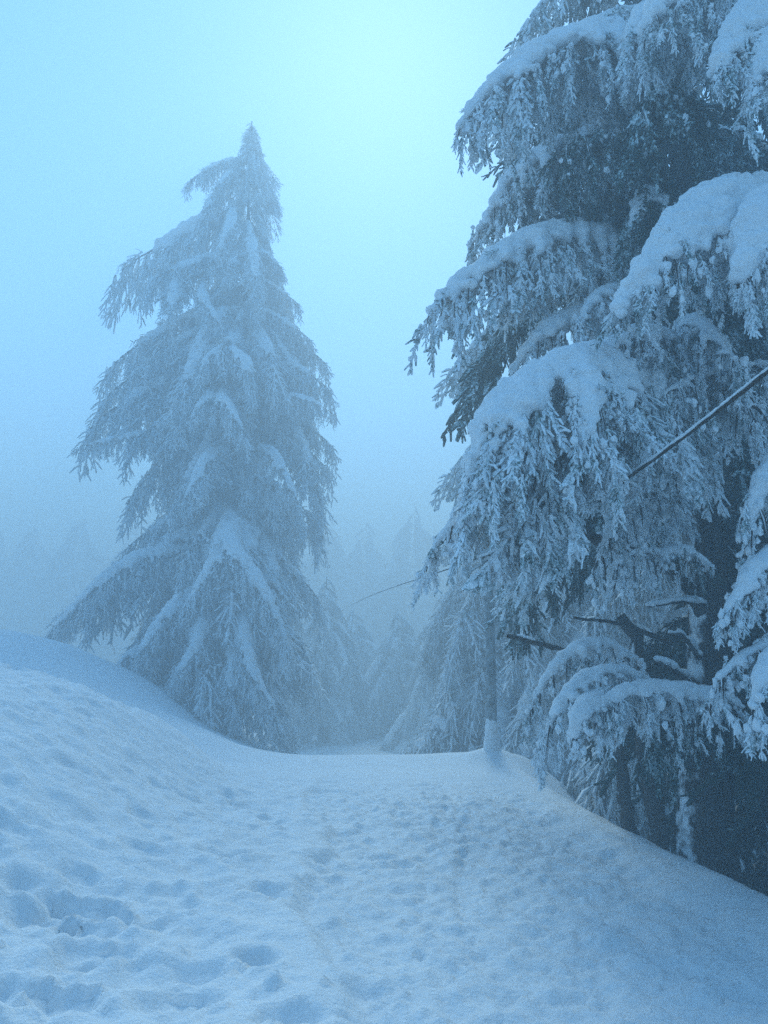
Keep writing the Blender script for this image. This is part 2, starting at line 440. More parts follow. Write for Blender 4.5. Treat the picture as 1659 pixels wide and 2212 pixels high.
def bough_data(spine, width, hang, cap, rng, protos, fol_mat, voxel=0.028, dens=1.0, sec_step=0.16, w_prof=None, cap_reach=0.7,
               thick=0.035, droop=1.0, start=0.1, wood=True, base_len=0.45, lumps=0.0, lump_r=1.0, lift=0.0, cap_end=1.0, poke=0.12, gaps=-2.0):
    """wood, foliage and snow meshes of one bough.  spine: points root..tip"""
    n = 60; seed_ = float(rng.uniform(0, 99))
    sp, L = spline(spine, n)
    T = np.gradient(sp, axis=0); T /= np.linalg.norm(T, axis=1)[:, None]
    Th = T * np.array([1, 1, 0.0]); Th /= np.linalg.norm(Th, axis=1)[:, None] + 1e-6
    lat = np.stack([-Th[:, 1], Th[:, 0], np.zeros(n)], 1)
    tt = np.linspace(0, 1, n)
    if w_prof is None: w_prof = lambda t: (0.35 + 0.65 * math.sin(math.pi * min(1, 0.15 + t * 0.85)) ** 0.7) * (1 if t < .8 else 1 - (t - .8) * 2.2)
    W = Buf(); pos, axs, scl, blobs, lump = [], [], [], [], []
    if wood:
        rr = thick * (1 - 0.85 * tt[::4]); W.add(*tube(sp[::4], rr, 6, rng, 0.15))
    def at(t, arr): k = t * (n - 1); i = min(n - 2, int(k)); f = k - i; return arr[i] * (1 - f) + arr[i + 1] * f
    def blob(p, r, fl=0.62):
        blobs.append([p[0], p[1], p[2] + r * fl * 0.45, r, r, r * fl])
    s = start * L; side = 1
    while s < L:
        t = s / L; p0 = at(t, sp); tg = at(t, T); lt_ = at(t, lat)
        for sd_ in (side, -side):
            wl = width * w_prof(t) * rng.uniform(0.75, 1.15)
            d = lt_ * sd_ * rng.uniform(0.8, 1.0) + tg * rng.uniform(0.25, 0.7) + np.array([0, 0, 0.12 + lift])
            d /= np.linalg.norm(d); m_ = 9; st = wl / (m_ - 1); pts = [p0.copy()]
            for q in range(m_ - 1):
                d = d + np.array([0, 0, -0.26 * droop]) + rng.normal(0, .05, 3); d /= np.linalg.norm(d)
                pts.append(pts[-1] + d * st)
            pts = np.array(pts)
            if wood: W.add(*tube(pts[::2], thick * 0.4 * (1 - 0.85 * np.linspace(0, 1, 5)), 4))
            k = max(2, int(wl / 0.085 * dens))
            qs = (np.arange(k) + rng.uniform(0, 1, k)) / k
            for q in qs:
                x = np.array([np.interp(q * (m_ - 1), np.arange(m_), pts[:, i]) for i in range(3)])
                dl = pts[min(m_ - 1, int(q * (m_ - 1)) + 1)] - pts[int(q * (m_ - 1))]
                dl = dl / (np.linalg.norm(dl) + 1e-6)
                pos.append(x + rng.normal(0, .02, 3)); axs.append(np.array([0, 0, -1.0]) + dl * rng.uniform(0.1, 0.9) + rng.normal(0, .16, 3))
                scl.append(hang * rng.uniform(0.55, 1.15) / base_len * (1 - 0.25 * q))
            if cap > 0 and t < cap_end:
                reach = cap_reach * rng.uniform(0.7, 1.2)
                cl = cap * (0.45 + 0.55 * math.sin(math.pi * min(1, t * 0.9 + 0.1)))
                for q in np.arange(0.05, min(1, reach), max(0.03, 0.05 / max(wl, .2))):
                    x = np.array([np.interp(q * (m_ - 1), np.arange(m_), pts[:, i]) for i in range(3)])
                    rq = cl * (1 - q / reach * 0.85) * rng.uniform(0.75, 1.1)
                    if rng.uniform() < 0.06 + (q / reach) ** 1.5 * 0.6: continue
                    if rq > voxel * 0.95: blob(x + rng.normal(0, .012, 3), rq, rng.uniform(.5, .8))
        s += sec_step * rng.uniform(0.75, 1.25); side = -side
    k = int(L / 0.09 * dens)
    for q in range(k):
        t = (q + rng.uniform(0, 1)) / k
        if t < start: continue
        tg = at(t, T)
        pos.append(at(t, sp) + rng.normal(0, .03, 3)); axs.append(np.array([0, 0, -1.0]) + tg * rng.uniform(0.2, 1.0) + rng.normal(0, .15, 3))
        scl.append(hang * rng.uniform(0.6, 1.15) / base_len)
    if cap > 0:
        for t in np.arange(start * 0.5, 0.97, 0.045 / L):
            if float(vnoise(np.array([[t * L * 2.2, seed_, 0.5]]), 3)[0]) < gaps: continue
            rq = cap * (1 - .75 * float(sstep(cap_end - .3, cap_end, t)) if cap_end < 1 else 1) * (0.5 + 0.5 * math.sin(math.pi * (0.1 + 0.9 * t))) * (1 if t < .8 else 1 - (t - .8) * 3)
            if rq > voxel: blob(at(t, sp), rq * rng.uniform(0.85, 1.1))
    A = np.array(pos); cl_ = vnoise(A * 3.3, 17) * .9 + vnoise(A * 7.0, 18) * .5
    scl = list(np.array(scl) * np.clip(0.95 + 0.55 * cl_, .45, 1.6))
    for i in range(len(pos)):
        if rng.uniform() < .5: axs[i] = axs[i] + rng.normal(0, .28, 3)
        if cap > 0 and rng.uniform() < poke:
            pos[i] = pos[i] + np.array([0, 0, cap * rng.uniform(.3, .8)]); axs[i] = axs[i] * np.array([1, 1, .35]) + rng.normal(0, .3, 3); scl[i] *= .45
    for _ in range(int(len(pos) * lumps)):     # clumps of snow caught on the twigs
        i = rng.integers(len(pos)); p = pos[i] + axs[i] / np.linalg.norm(axs[i]) * scl[i] * base_len * rng.uniform(0, .8) + rng.normal(0, .015, 3)
        r_ = rng.uniform(.010, .025) * lump_r; lump.append((p, r_))
    fv, ff = place_sprays(protos, np.array(pos), np.array(axs), np.array(scl), rng)
    nf = len(ff)
    if lump:
        lc = np.array([l[0] for l in lump]); lr = np.array([l[1] for l in lump])
        lv = CUBE[0][None] * (lr[:, None, None] * rng.uniform(.7, 1.3, (len(lr), 1, 3))) * rng.uniform(.65, 1.3, (len(lr), len(CUBE[0]), 1)) * np.array([1, 1, 1.5]) + lc[:, None, :]
        lf = CUBE[1][None] + (np.arange(len(lr)) * len(CUBE[0]))[:, None, None] + len(fv)
        fv = np.concatenate([fv, lv.reshape(-1, 3)]); ff = np.concatenate([ff, lf.reshape(-1, 4)])
    fol = mesh_np('foliage', fv, ff, fol_mat, smooth=fol_mat is M_FROST_FAR)
    if lump:
        fol.materials.append(M_CAP); mi = np.zeros(len(ff), np.int32); mi[nf:] = 1; fol.polygons.foreach_set('material_index', mi)
    wm = mesh_np('bough', *W.get(), M_BARK) if wood else None
    cm = fuse_blobs('snow_cap', blobs, voxel, M_CAP, rough=min(0.022, cap * 0.11), seed=int(rng.integers(1000))) if cap > 0 and blobs else None
    return wm, fol, cm
def add_bough(root, wm, fol, cm, loc=None, rz=0, sc=(1, 1, 1), label=None):
    b = link('bough' if wm else 'foliage', wm or fol, root)
    if loc is not None: b.location = loc; b.rotation_euler = (0, 0, rz); b.scale = sc
    if label: b['label'] = label
    if wm: link('foliage', fol, b)
    if cm: link('snow_cap', cm, b)
    return b

# ------------------------------------------------------------------ near cedar on the right
TR = P(1530, 1150, 7.6)
tz = ground_z(TR.x, TR.y)
near = thing('cedar_tree', 'large near cedar on the right, drooping boughs loaded with thick snow over a dark hollow', 'tree', (0, 0, 0))
# trunk and stems
tp = [Vector((TR.x - 0.30, TR.y, tz - 0.3)), Vector((TR.x - 0.24, TR.y, 0.3)), Vector((TR.x - 0.05, TR.y, 2)), Vector((TR.x, TR.y, 4)), Vector((TR.x + .1, TR.y, 8)), Vector((TR.x + .15, TR.y, 14.5))]
sp, _ = spline(tp, 60)
trg = np.random.default_rng(77)
tv, tf = tube(sp, np.interp(np.arange(60), [0, 8, 20, 40, 59], [.30, .22, .18, .13, .03]), 18, trg, 0.07)
link('trunk', mesh_np('trunk', tv, tf, M_BARK_SNOW), near)
def stem(name, pts, r0, r1, mat, parent, snow=0, n=24, sides=9, seed=1):
    g = np.random.default_rng(seed)
    s_, L_ = spline(pts, n); s_ = s_ + g.normal(0, r0 * .12, s_.shape)
    o = link(name, mesh_np(name, *tube(s_, np.linspace(r0, r1, n), sides, g, 0.12), mat), parent)
    if snow:
        bl = []
        for q in np.linspace(0, 1, int(L_ / 0.02)):
            x = s_[int(q * (n - 1))]; rr = snow * (0.55 + 0.6 * abs(vnoise(np.array([[x[0] * 5, x[1] * 5, seed]]), 2)[0]))
            bl.append([x[0], x[1], x[2] + (r0 + (r1 - r0) * q) * .8 + rr * .3, rr, rr, rr * .7])
        link('snow_cap', fuse_blobs('snow_cap', bl, 0.014, M_CAP, 0.006, 2, seed, keep=.55), o)
    return o
def UVD(l): return [P(*q) for q in l]
stem('stem', UVD([(1450, 1960, 7.3), (1420, 1800, 7.3), (1400, 1620, 7.4), (1380, 1400, 7.6), (1340, 1330, 7.7)]), .11, .06, M_BARK, near, seed=3)
stem('stem', UVD([(1375, 1900, 7.6), (1355, 1760, 7.6), (1335, 1600, 7.7), (1340, 1450, 7.8)]), .08, .05, M_BARK, near, seed=4)
stem('stem', UVD([(1560, 1420, 7.5), (1500, 1290, 7.3), (1450, 1230, 7.1), (1380, 1190, 6.9)]), .09, .045, M_BARK, near, .05, seed=5)
# bare broken sticks
stem('dead_branch', UVD([(1290, 1440, 7.0), (1235, 1412, 6.6), (1160, 1390, 6.4), (1098, 1374, 6.2)]), .032, .018, M_BARK, near, .032, seed=6)
stem('dead_branch', UVD([(1420, 1210, 7.0), (1330, 1180, 6.2), (1262, 1155, 5.8), (1215, 1140, 5.6)]), .055, .042, M_BARK, near, .04, seed=7)
stem('dead_branch', UVD([(1520, 1090, 7.5), (1470, 1050, 7.2), (1420, 1045, 7.0), (1385, 1060, 6.9)]), .03, .015, M_BARK, near, .05, seed=8)
stem('dead_branch', UVD([(1530, 1120, 7.5), (1460, 1090, 7.3), (1390, 1120, 7.2)]), .02, .01, M_BARK, near, .02, seed=9)
stem('dead_branch', UVD([(1500, 1500, 7.5), (1475, 1465, 7.0), (1440, 1440, 6.7), (1420, 1430, 6.6)]), .04, .03, M_BARK, near, .055, seed=10)
stem('dead_branch', UVD([(1450, 1390, 7.4), (1350, 1350, 7.2), (1240, 1335, 7.0)]), .03, .012, M_BARK, near, .025, seed=11)
stem('dead_branch', UVD([(1530, 1450, 7.4), (1480, 1380, 7.0), (1450, 1370, 6.8)]), .03, .02, M_BARK, near, .05, seed=12)
stem('dead_branch', UVD([(1540, 1310, 7.4), (1470, 1300, 7.1), (1400, 1310, 7.0)]), .025, .015, M_BARK, near, .06, seed=13)

NB = [  # spine (u,v,d), width, hang, cap, options
 # top left sweep
 ([(1440, 190, 7.6), (1370, 100, 7.3), (1260, 85, 7.0), (1150, 130, 6.9), (1050, 205, 6.8), (990, 285, 6.8)], .62, .55, .17, {}),
 ([(1480, 120, 7.4), (1440, 50, 6.8), (1400, 40, 6.4), (1370, 90, 6.1)], .6, .5, .17, {}),
 ([(1560, 60, 7.0), (1500, -60, 6.2), (1440, -20, 5.8), (1400, 50, 5.6)], .6, .5, .16, {}),
 ([(1700, 10, 6.2), (1640, 20, 5.5), (1590, 70, 5.2), (1550, 150, 5.0)], .42, .45, .16, {}),
 ([(1760, 60, 5.6), (1700, 60, 5.2), (1650, 120, 5.0), (1620, 200, 4.9)], .4, .42, .13, {}),
 # second left
 ([(1430, 400, 7.8), (1330, 320, 7.8), (1230, 310, 7.8), (1120, 370, 7.8), (1060, 460, 7.8), (1020, 530, 7.8)], .55, .55, .14, {}),
 # third left
 ([(1430, 610, 7.5), (1310, 520, 7.2), (1170, 510, 6.8), (1060, 570, 6.6), (960, 640, 6.5), (915, 700, 6.5)], .50, .62, .16, {}),
 # inner mid
 ([(1440, 480, 7.4), (1410, 420, 7.0), (1390, 430, 6.6), (1370, 500, 6.4)], .4, .5, .08, {'fol': 'dim'}),
 ([(1440, 380, 7.4), (1330, 300, 6.9), (1250, 300, 6.7), (1200, 340, 6.6)], .5, .6, .0, {'fol': 'dim'}),
 ([(1440, 300, 7.4), (1440, 180, 6.6), (1420, 190, 6.2), (1370, 260, 6.1)], .6, .6, .0, {'fol': 'dim'}),
 ([(1480, 760, 7.5), (1360, 640, 6.8), (1290, 640, 6.5), (1250, 700, 6.3)], .35, .38, .10, {}),
 ([(1400, 800, 7.5), (1300, 690, 6.9), (1200, 700, 6.7), (1130, 770, 6.6), (1100, 820, 6.6)], .35, .42, .13, {}),
 # big right dome
 ([(1800, 560, 6.6), (1680, 450, 5.6), (1560, 440, 5.2), (1460, 500, 5.0), (1390, 590, 4.9), (1345, 670, 4.9)], .62, .36, .22, {'sec_step': .11}),
 ([(1800, 540, 5.6), (1700, 460, 4.9), (1640, 500, 4.6), (1600, 600, 4.5)], .46, .36, .22, {'sec_step': .11}),
 # ridge to hero bough
 ([(1500, 760, 6.6), (1400, 720, 5.7), (1320, 745, 5.3), (1240, 790, 5.1)], .28, .34, .10, {}),
 ([(1480, 900, 6.6), (1330, 800, 5.6), (1235, 790, 5.1), (1130, 845, 4.95), (1050, 930, 4.9), (1025, 1040, 4.9), (1000, 1110, 4.9)], .66, .62, .19, {'cap_reach': .72, 'sec_step': .12}),
 ([(1290, 800, 5.3), (1265, 820, 4.9), (1275, 880, 4.7), (1262, 940, 4.6)], .2, .30, .12, {'start': .02}),
 ([(1120, 950, 5.1), (1030, 1100, 5.1), (975, 1135, 5.1), (935, 1190, 5.1), (920, 1225, 5.1)], .18, .34, .06, {}),
 ([(1300, 900, 5.3), (1200, 1000, 5.1), (1130, 1060, 5.0), (1100, 1130, 5.0)], .44, .62, .0, {}),
 ([(1360, 880, 5.6), (1250, 960, 5.4), (1170, 1010, 5.3), (1140, 1090, 5.2)], .40, .60, .0, {}),
 ([(1300, 960, 5.7), (1180, 1080, 5.3), (1100, 1130, 5.1), (1060, 1180, 5.0)], .30, .50, .0, {}),
 # frosted middle right
 ([(1700, 780, 6.6), (1560, 800, 5.9), (1470, 830, 5.5), (1390, 880, 5.3)], .40, .36, .06, {}),
 ([(1560, 780, 6.4), (1600, 840, 5.8), (1620, 890, 5.5), (1640, 940, 5.4)], .34, .34, .04, {}),
 ([(1480, 700, 6.6), (1500, 690, 6.0), (1560, 740, 5.5), (1600, 800, 5.3)], .42, .36, .07, {}),
 ([(1500, 960, 6.8), (1420, 910, 6.2), (1370, 960, 5.9), (1340, 1040, 5.8)], .34, .36, .06, {}),
 ([(1480, 1130, 6.9), (1400, 1060, 6.4), (1330, 1120, 6.0), (1290, 1210, 5.8), (1275, 1260, 5.8)], .3, .36, .06, {}),
 ([(1460, 1200, 7.0), (1400, 1190, 6.5), (1340, 1210, 6.2), (1330, 1270, 6.1)], .26, .34, .06, {}),
 ([(1540, 1240, 7.1), (1480, 1190, 6.8), (1430, 1200, 6.6), (1400, 1240, 6.5)], .22, .22, .08, {'fol': 'dim'}),
 # right edge curtain
 ([(1850, 1050, 5.6), (1720, 980, 5.0), (1660, 1020, 4.8), (1625, 1120, 4.7), (1600, 1220, 4.7)], .30, .40, .09, {}),
 ([(1850, 1250, 5.2), (1720, 1180, 4.8), (1640, 1220, 4.6), (1590, 1290, 4.5), (1545, 1360, 4.5)], .24, .30, .09, {}),
 ([(1850, 1420, 5.2), (1740, 1370, 4.8), (1640, 1400, 4.5), (1570, 1450, 4.4), (1530, 1530, 4.4)], .22, .34, .06, {}),
 ([(1850, 1440, 4.6), (1740, 1400, 4.2), (1670, 1430, 4.0), (1635, 1500, 3.9), (1630, 1560, 3.9)], .20, .34, .10, {}),
 # low boughs
 ([(1600, 1520, 6.6), (1480, 1495, 6.0), (1380, 1490, 5.8), (1310, 1510, 5.7), (1285, 1560, 5.7)], .30, .34, .11, {}),
 ([(1400, 1450, 7.0), (1300, 1390, 6.5), (1220, 1420, 6.3), (1160, 1500, 6.2), (1140, 1570, 6.2)], .28, .34, .08, {}),
 ([(1420, 1480, 6.6), (1330, 1450, 6.1), (1250, 1470, 5.9), (1200, 1540, 5.8), (1165, 1620, 5.8)], .28, .34, .08, {}),
 ([(1330, 1500, 6.0), (1270, 1520, 5.7), (1245, 1560, 5.6), (1240, 1610, 5.6)], .16, .26, .10, {}),
 ([(1480, 1530, 6.4), (1440, 1540, 6.0), (1410, 1580, 5.9), (1400, 1630, 5.9)], .22, .34, .05, {'fol': 'dim'}),
 ([(1560, 1560, 6.8), (1500, 1560, 6.5), (1450, 1600, 6.4), (1440, 1650, 6.4)], .22, .36, .0, {'fol': 'dim'}),
]
fmats = {'dim': M_FROST_DIM}
for k, (uvd, wd, hg, cp, op) in enumerate(NB):
    g = np.random.default_rng(100 + k); op = dict(op); fm = fmats.get(op.pop('fol', None), M_FROST)
    dmin = min(q[2] for q in uvd)
    pr = SPR_FINE if dmin < 5.9 else SPR_MID
    op.setdefault('droop', 1.7); op.setdefault('lumps', 1.5 if fm is M_FROST else .25); op.setdefault('cap_reach', .85)
    add_bough(near, *bough_data(UVD(uvd), wd * 1.35, hg * .78, cp * .86, g, pr, fm, voxel=0.019 if dmin < 6 else 0.026, dens=1.0, **op))
# inner boughs, mostly darkened as crown shade, round the trunk and on its far side (a few shapes, copied)
g = np.random.default_rng(900)
INNER = []
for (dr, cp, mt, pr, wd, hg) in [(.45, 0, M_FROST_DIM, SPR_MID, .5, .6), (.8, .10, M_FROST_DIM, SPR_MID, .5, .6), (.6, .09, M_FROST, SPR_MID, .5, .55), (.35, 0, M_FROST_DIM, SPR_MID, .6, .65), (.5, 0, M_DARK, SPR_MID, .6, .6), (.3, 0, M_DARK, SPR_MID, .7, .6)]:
    pts = [Vector((2 * s_, .05 * math.sin(6 * s_ + dr * 20), .25 * math.sin(min(1, s_ * 1.5) * math.pi) * (1 - s_) - 2 * dr * s_ ** 2.2)) for s_ in np.linspace(0, 1, 7)]
    INNER.append(bough_data(pts, wd, hg, cp, g, pr, mt, voxel=.035, dens=.85, sec_step=.22, thick=.045))
def inner(k, o, az, ln):
    s_ = ln / 2.0
    add_bough(near, *INNER[k], loc=o, rz=az, sc=(s_, s_ * g.uniform(.85, 1.2), s_ * g.uniform(.8, 1.2)))
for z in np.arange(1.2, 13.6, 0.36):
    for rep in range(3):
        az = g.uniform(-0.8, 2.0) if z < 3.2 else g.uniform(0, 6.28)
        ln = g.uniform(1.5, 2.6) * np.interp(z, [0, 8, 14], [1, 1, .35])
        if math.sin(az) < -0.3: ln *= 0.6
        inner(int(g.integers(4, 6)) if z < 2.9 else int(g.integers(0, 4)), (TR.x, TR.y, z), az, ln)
# misty frosted boughs reaching left on the far side of the trunk
for (x, y, z, az, ln, k) in [(3.4, 11.0, 7.4, 3.3, 2.3, 2), (3.3, 11.6, 5.9, 3.2, 2.2, 2), (3.0, 11.8, 4.6, 3.35, 2.0, 2)]:
    inner(k, (x, y, z), az, ln)
# dark growth added behind the stems to stand for the hollow's deep shade
g = np.random.default_rng(910)
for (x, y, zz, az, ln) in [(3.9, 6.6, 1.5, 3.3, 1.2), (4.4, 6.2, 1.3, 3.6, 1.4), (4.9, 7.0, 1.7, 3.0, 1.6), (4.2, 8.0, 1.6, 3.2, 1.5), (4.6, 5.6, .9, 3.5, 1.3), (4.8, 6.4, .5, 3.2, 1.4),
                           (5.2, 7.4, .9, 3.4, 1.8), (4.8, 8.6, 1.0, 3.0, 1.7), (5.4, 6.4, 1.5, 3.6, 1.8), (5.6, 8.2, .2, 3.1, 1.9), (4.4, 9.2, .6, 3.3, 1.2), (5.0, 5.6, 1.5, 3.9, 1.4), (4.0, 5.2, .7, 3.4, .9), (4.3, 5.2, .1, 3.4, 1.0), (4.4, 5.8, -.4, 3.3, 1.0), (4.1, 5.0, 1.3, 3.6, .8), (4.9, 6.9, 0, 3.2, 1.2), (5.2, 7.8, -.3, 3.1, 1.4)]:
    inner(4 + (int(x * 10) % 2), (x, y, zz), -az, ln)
# slim post with snow blown against its foot
pz = ground_z(POST.x, POST.y)
post = thing('marker_post', 'slim tall wooden pole at the edge of the path crest, its foot wrapped in snow', 'pole', (POST.x, POST.y, pz))
g = np.random.default_rng(5)
q = np.linspace(0, 1, 40); ps = np.stack([0.02 * np.sin(q * 4), 0 * q, -0.2 + 5.4 * q], 1)
link('pole', mesh_np('pole', *tube(ps, np.linspace(.085, .06, 40), 12, g, .08), M_RIME), post)
sl = np.stack([np.zeros(14), np.zeros(14), np.linspace(-.26, .46, 14)], 1)
link('snow_sleeve', mesh_np('snow_sleeve', *tube(sl, np.r_[.34, .27, .215, .175, .15, .135, .125, .118, .112, .108, .104, .10, .09, .065], 16, g, .12), M_CAP), post)
# rimed cable hanging across
cz = []
for d in np.concatenate([np.linspace(2.2, 8, 50), np.linspace(8.5, 60, 50)]):
    x = -0.12 * d + 2.2
    v = np.interp(d, [2.2, 3.44, 4.7, 7.2, 12.6, 42, 60], [400, 790, 1050, 1165, 1262, 1336, 1350])
    u = U / 2 + x / d * U * FPX
    cz.append((d, u, v))
ds = np.array([c[0] for c in cz]); hts = np.array([P(c[1], c[2], c[0]).z for c in cz]); xsn = 2.2 - .12 * ds
co_ = np.polyfit(1 / (ds + 3), hts, 3); ys_ = np.array([P(c[1], c[2], c[0]).y for c in cz])
hz_ = np.polyval(co_, 1 / (ds + 3))
g = np.random.default_rng(6)
cpts = np.stack([xsn, ys_, hz_], 1)
cab = link('overhead_cable', mesh_np('overhead_cable', *tube(cpts, np.full(100, .012), 6, g, .15), M_BARK))
cab['label'] = 'dark cable with a thin line of snow, slanting across the near cedar'; cab['category'] = 'cable'
bl = [[np.interp(t, np.arange(100), cpts[:, 0]), np.interp(t, np.arange(100), cpts[:, 1]), np.interp(t, np.arange(100), cpts[:, 2]) + .016, .010, .010, .009 * g.uniform(.5, 1.3)] for t in np.arange(0, 52, .06)]
link('snow_cap', fuse_blobs('snow_cap', bl, .006, M_CAP, .002, 1, keep=0.0), cab)


# ------------------------------------------------------------------ cedars in the fog
prot = []
g = np.random.default_rng(40)
SPR_LONG = [make_spray(g, 12, 3, L=0.8, r=0.020, fine=False, side_len=.06) for _ in range(6)]
for (dr, wd) in [(.3, .85), (.6, .85), (1.0, .8), (1.6, .75), (.45, .7), (1.2, .7)]:
    L = 3.0
    pts = [Vector((L * s, 0.1 * math.sin(s * 5 + dr * 9), 0.42 * math.sin(min(1, s * 1.5) * math.pi) * (1 - s) - L * dr * s ** 2.6)) for s in np.linspace(0, 1, 8)]
    prot.append((dr, bough_data(pts, wd, 1.0, .14, g, SPR_LONG, M_FROST_FAR, voxel=.04, dens=.7, sec_step=.2, thick=.05, cap_reach=.85, cap_end=.72, lumps=.6, lump_r=1.7, base_len=.8, droop=1.3, gaps=-.05, w_prof=lambda t: 1.1 * (1 - t) ** .6 * min(1, .35 + t * 2.5) + .1)))
def place(root, z, az, ln, dr, g, simple=False):
    k = int(np.argmin([abs(p[0] - dr) + g.uniform(0, .25) for p in prot])); d0, (wm, fol, cm) = prot[k]
    s = ln / 3.0; sz = s * min(1.5, max(.6, dr / d0))
    o = link('bough', wm, root); o.location = (0, 0, z); o.rotation_euler = (0, 0, az); o.scale = (s, s * g.uniform(.85, 1.2), sz)
    link('foliage', fol, o); link('snow_cap', cm, o)
def trunk(root, h, r, lean=(0, 0), g=None):
    s_ = np.array([[lean[0] * q, lean[1] * q, -0.6 + (h + .6) * q] for q in np.linspace(0, 1, 30)])
    link('trunk', mesh_np('trunk', *tube(s_, np.linspace(r, .02, 30), 10, g, .08), M_BARK), root)

# the cedar left of the path
LD = 24.5
b0 = P(492, 1600, LD); bx, by = b0.x, b0.y
bz = ground_z(bx, by)
lt_tree = thing('cedar_tree', 'tall cone-shaped cedar left of the path, pale in the fog and snowy to its top', 'tree', (bx, by, bz))
top = P(482, 262, LD); H = top.z + (by - top.y) * 0 - bz
def uz(u, v, fy):      # plane through the tree axis shifted fy metres towards the camera
    q = P(u, v, 1.0) - EYE; s = (by - fy) / q.y; w_ = EYE + q * s
    return w_.x - bx, w_.z - bz
H = uz(482, 262, 0)[1]
trunk(lt_tree, H, .26, g=g)
LB = [  # root height v, tip u, tip v, towards camera (m)
 (700, 232, 640, .3), (640, 300, 660, 1.2), (560, 610, 490, .2), (420, 560, 440, .3), (400, 395, 440, .2), (380, 450, 470, .8),
 (800, 205, 850, .2), (760, 300, 820, 1.0), (860, 190, 920, .3), (940, 160, 980, .6), (900, 250, 1010, 1.3),
 (700, 450, 620, 1.3), (860, 560, 720, 1.4), (900, 470, 800, 2.3), (850, 560, 860, 1.6), (980, 500, 930, 2.3),
 (640, 660, 700, .3), (700, 690, 780, .5), (760, 725, 830, .3), (860, 735, 890, .8), (950, 740, 1010, .5), (1040, 730, 1060, .7), (1120, 700, 1180, 1.0),
 (1000, 430, 1060, 2.2), (1080, 400, 1100, 2.0), (1100, 600, 1120, 2.0),
 (1290, 85, 1385, 1.2), (1200, 240, 1240, .8), (1250, 160, 1340, 2.0), (1330, 250, 1450, 2.4),
 (1180, 430, 1300, 2.9), (1180, 615, 1400, 2.7), (1150, 520, 1330, 3.4), (1350, 360, 1500, 3.4), (1340, 300, 1440, 3.0), (1400, 430, 1520, 3.8), (1420, 570, 1540, 3.6),
 (1300, 690, 1480, 1.2), (1400, 680, 1540, .8), (1200, 710, 1350, .9), (1440, 620, 1600, 2.2), (1450, 250, 1500, 1.6), (1480, 330, 1560, 2.6), (1490, 500, 1600, 3.2)]
LB = [(a, 490 + (b_ - 490) * .93, c - 40, d * 1.4) for a, b_, c, d in LB]
for (rv, tu, tv_, fy) in LB:
    rz_ = uz(490, rv, 0)[1]; tx, tz_ = uz(tu, tv_, fy)
    ln = math.hypot(tx, fy); az = math.atan2(-fy, tx); rz_ = min(max(rz_, tz_ + .45 * ln), H - .2); dr = max(.1, (rz_ - tz_) / ln)
    place(lt_tree, rz_, az, ln, dr, g)
# crown filling, all the way round
for k in range(96):
    tv_ = 285 + 1275 * (k / 95) ** 1.05; az = k * 2.4 + g.uniform(-.3, .3)
    rad = np.interp(tv_, [300, 340, 430, 520, 580, 700, 800, 950, 1100, 1250, 1400, 1500, 1600], [18, 45, 85, 95, 120, 175, 215, 240, 225, 225, 235, 220, 200]) * LD / U / FPX * g.uniform(.55, 1.05)
    dr = g.uniform(.5, 1.5) if tv_ > 600 else g.uniform(1.0, 1.9)
    z = uz(490, tv_, 0)[1] + rad * dr * .8
    if z > H - .1: z = H - .1 - g.uniform(0, .3)
    place(lt_tree, z, az, rad, dr, g)

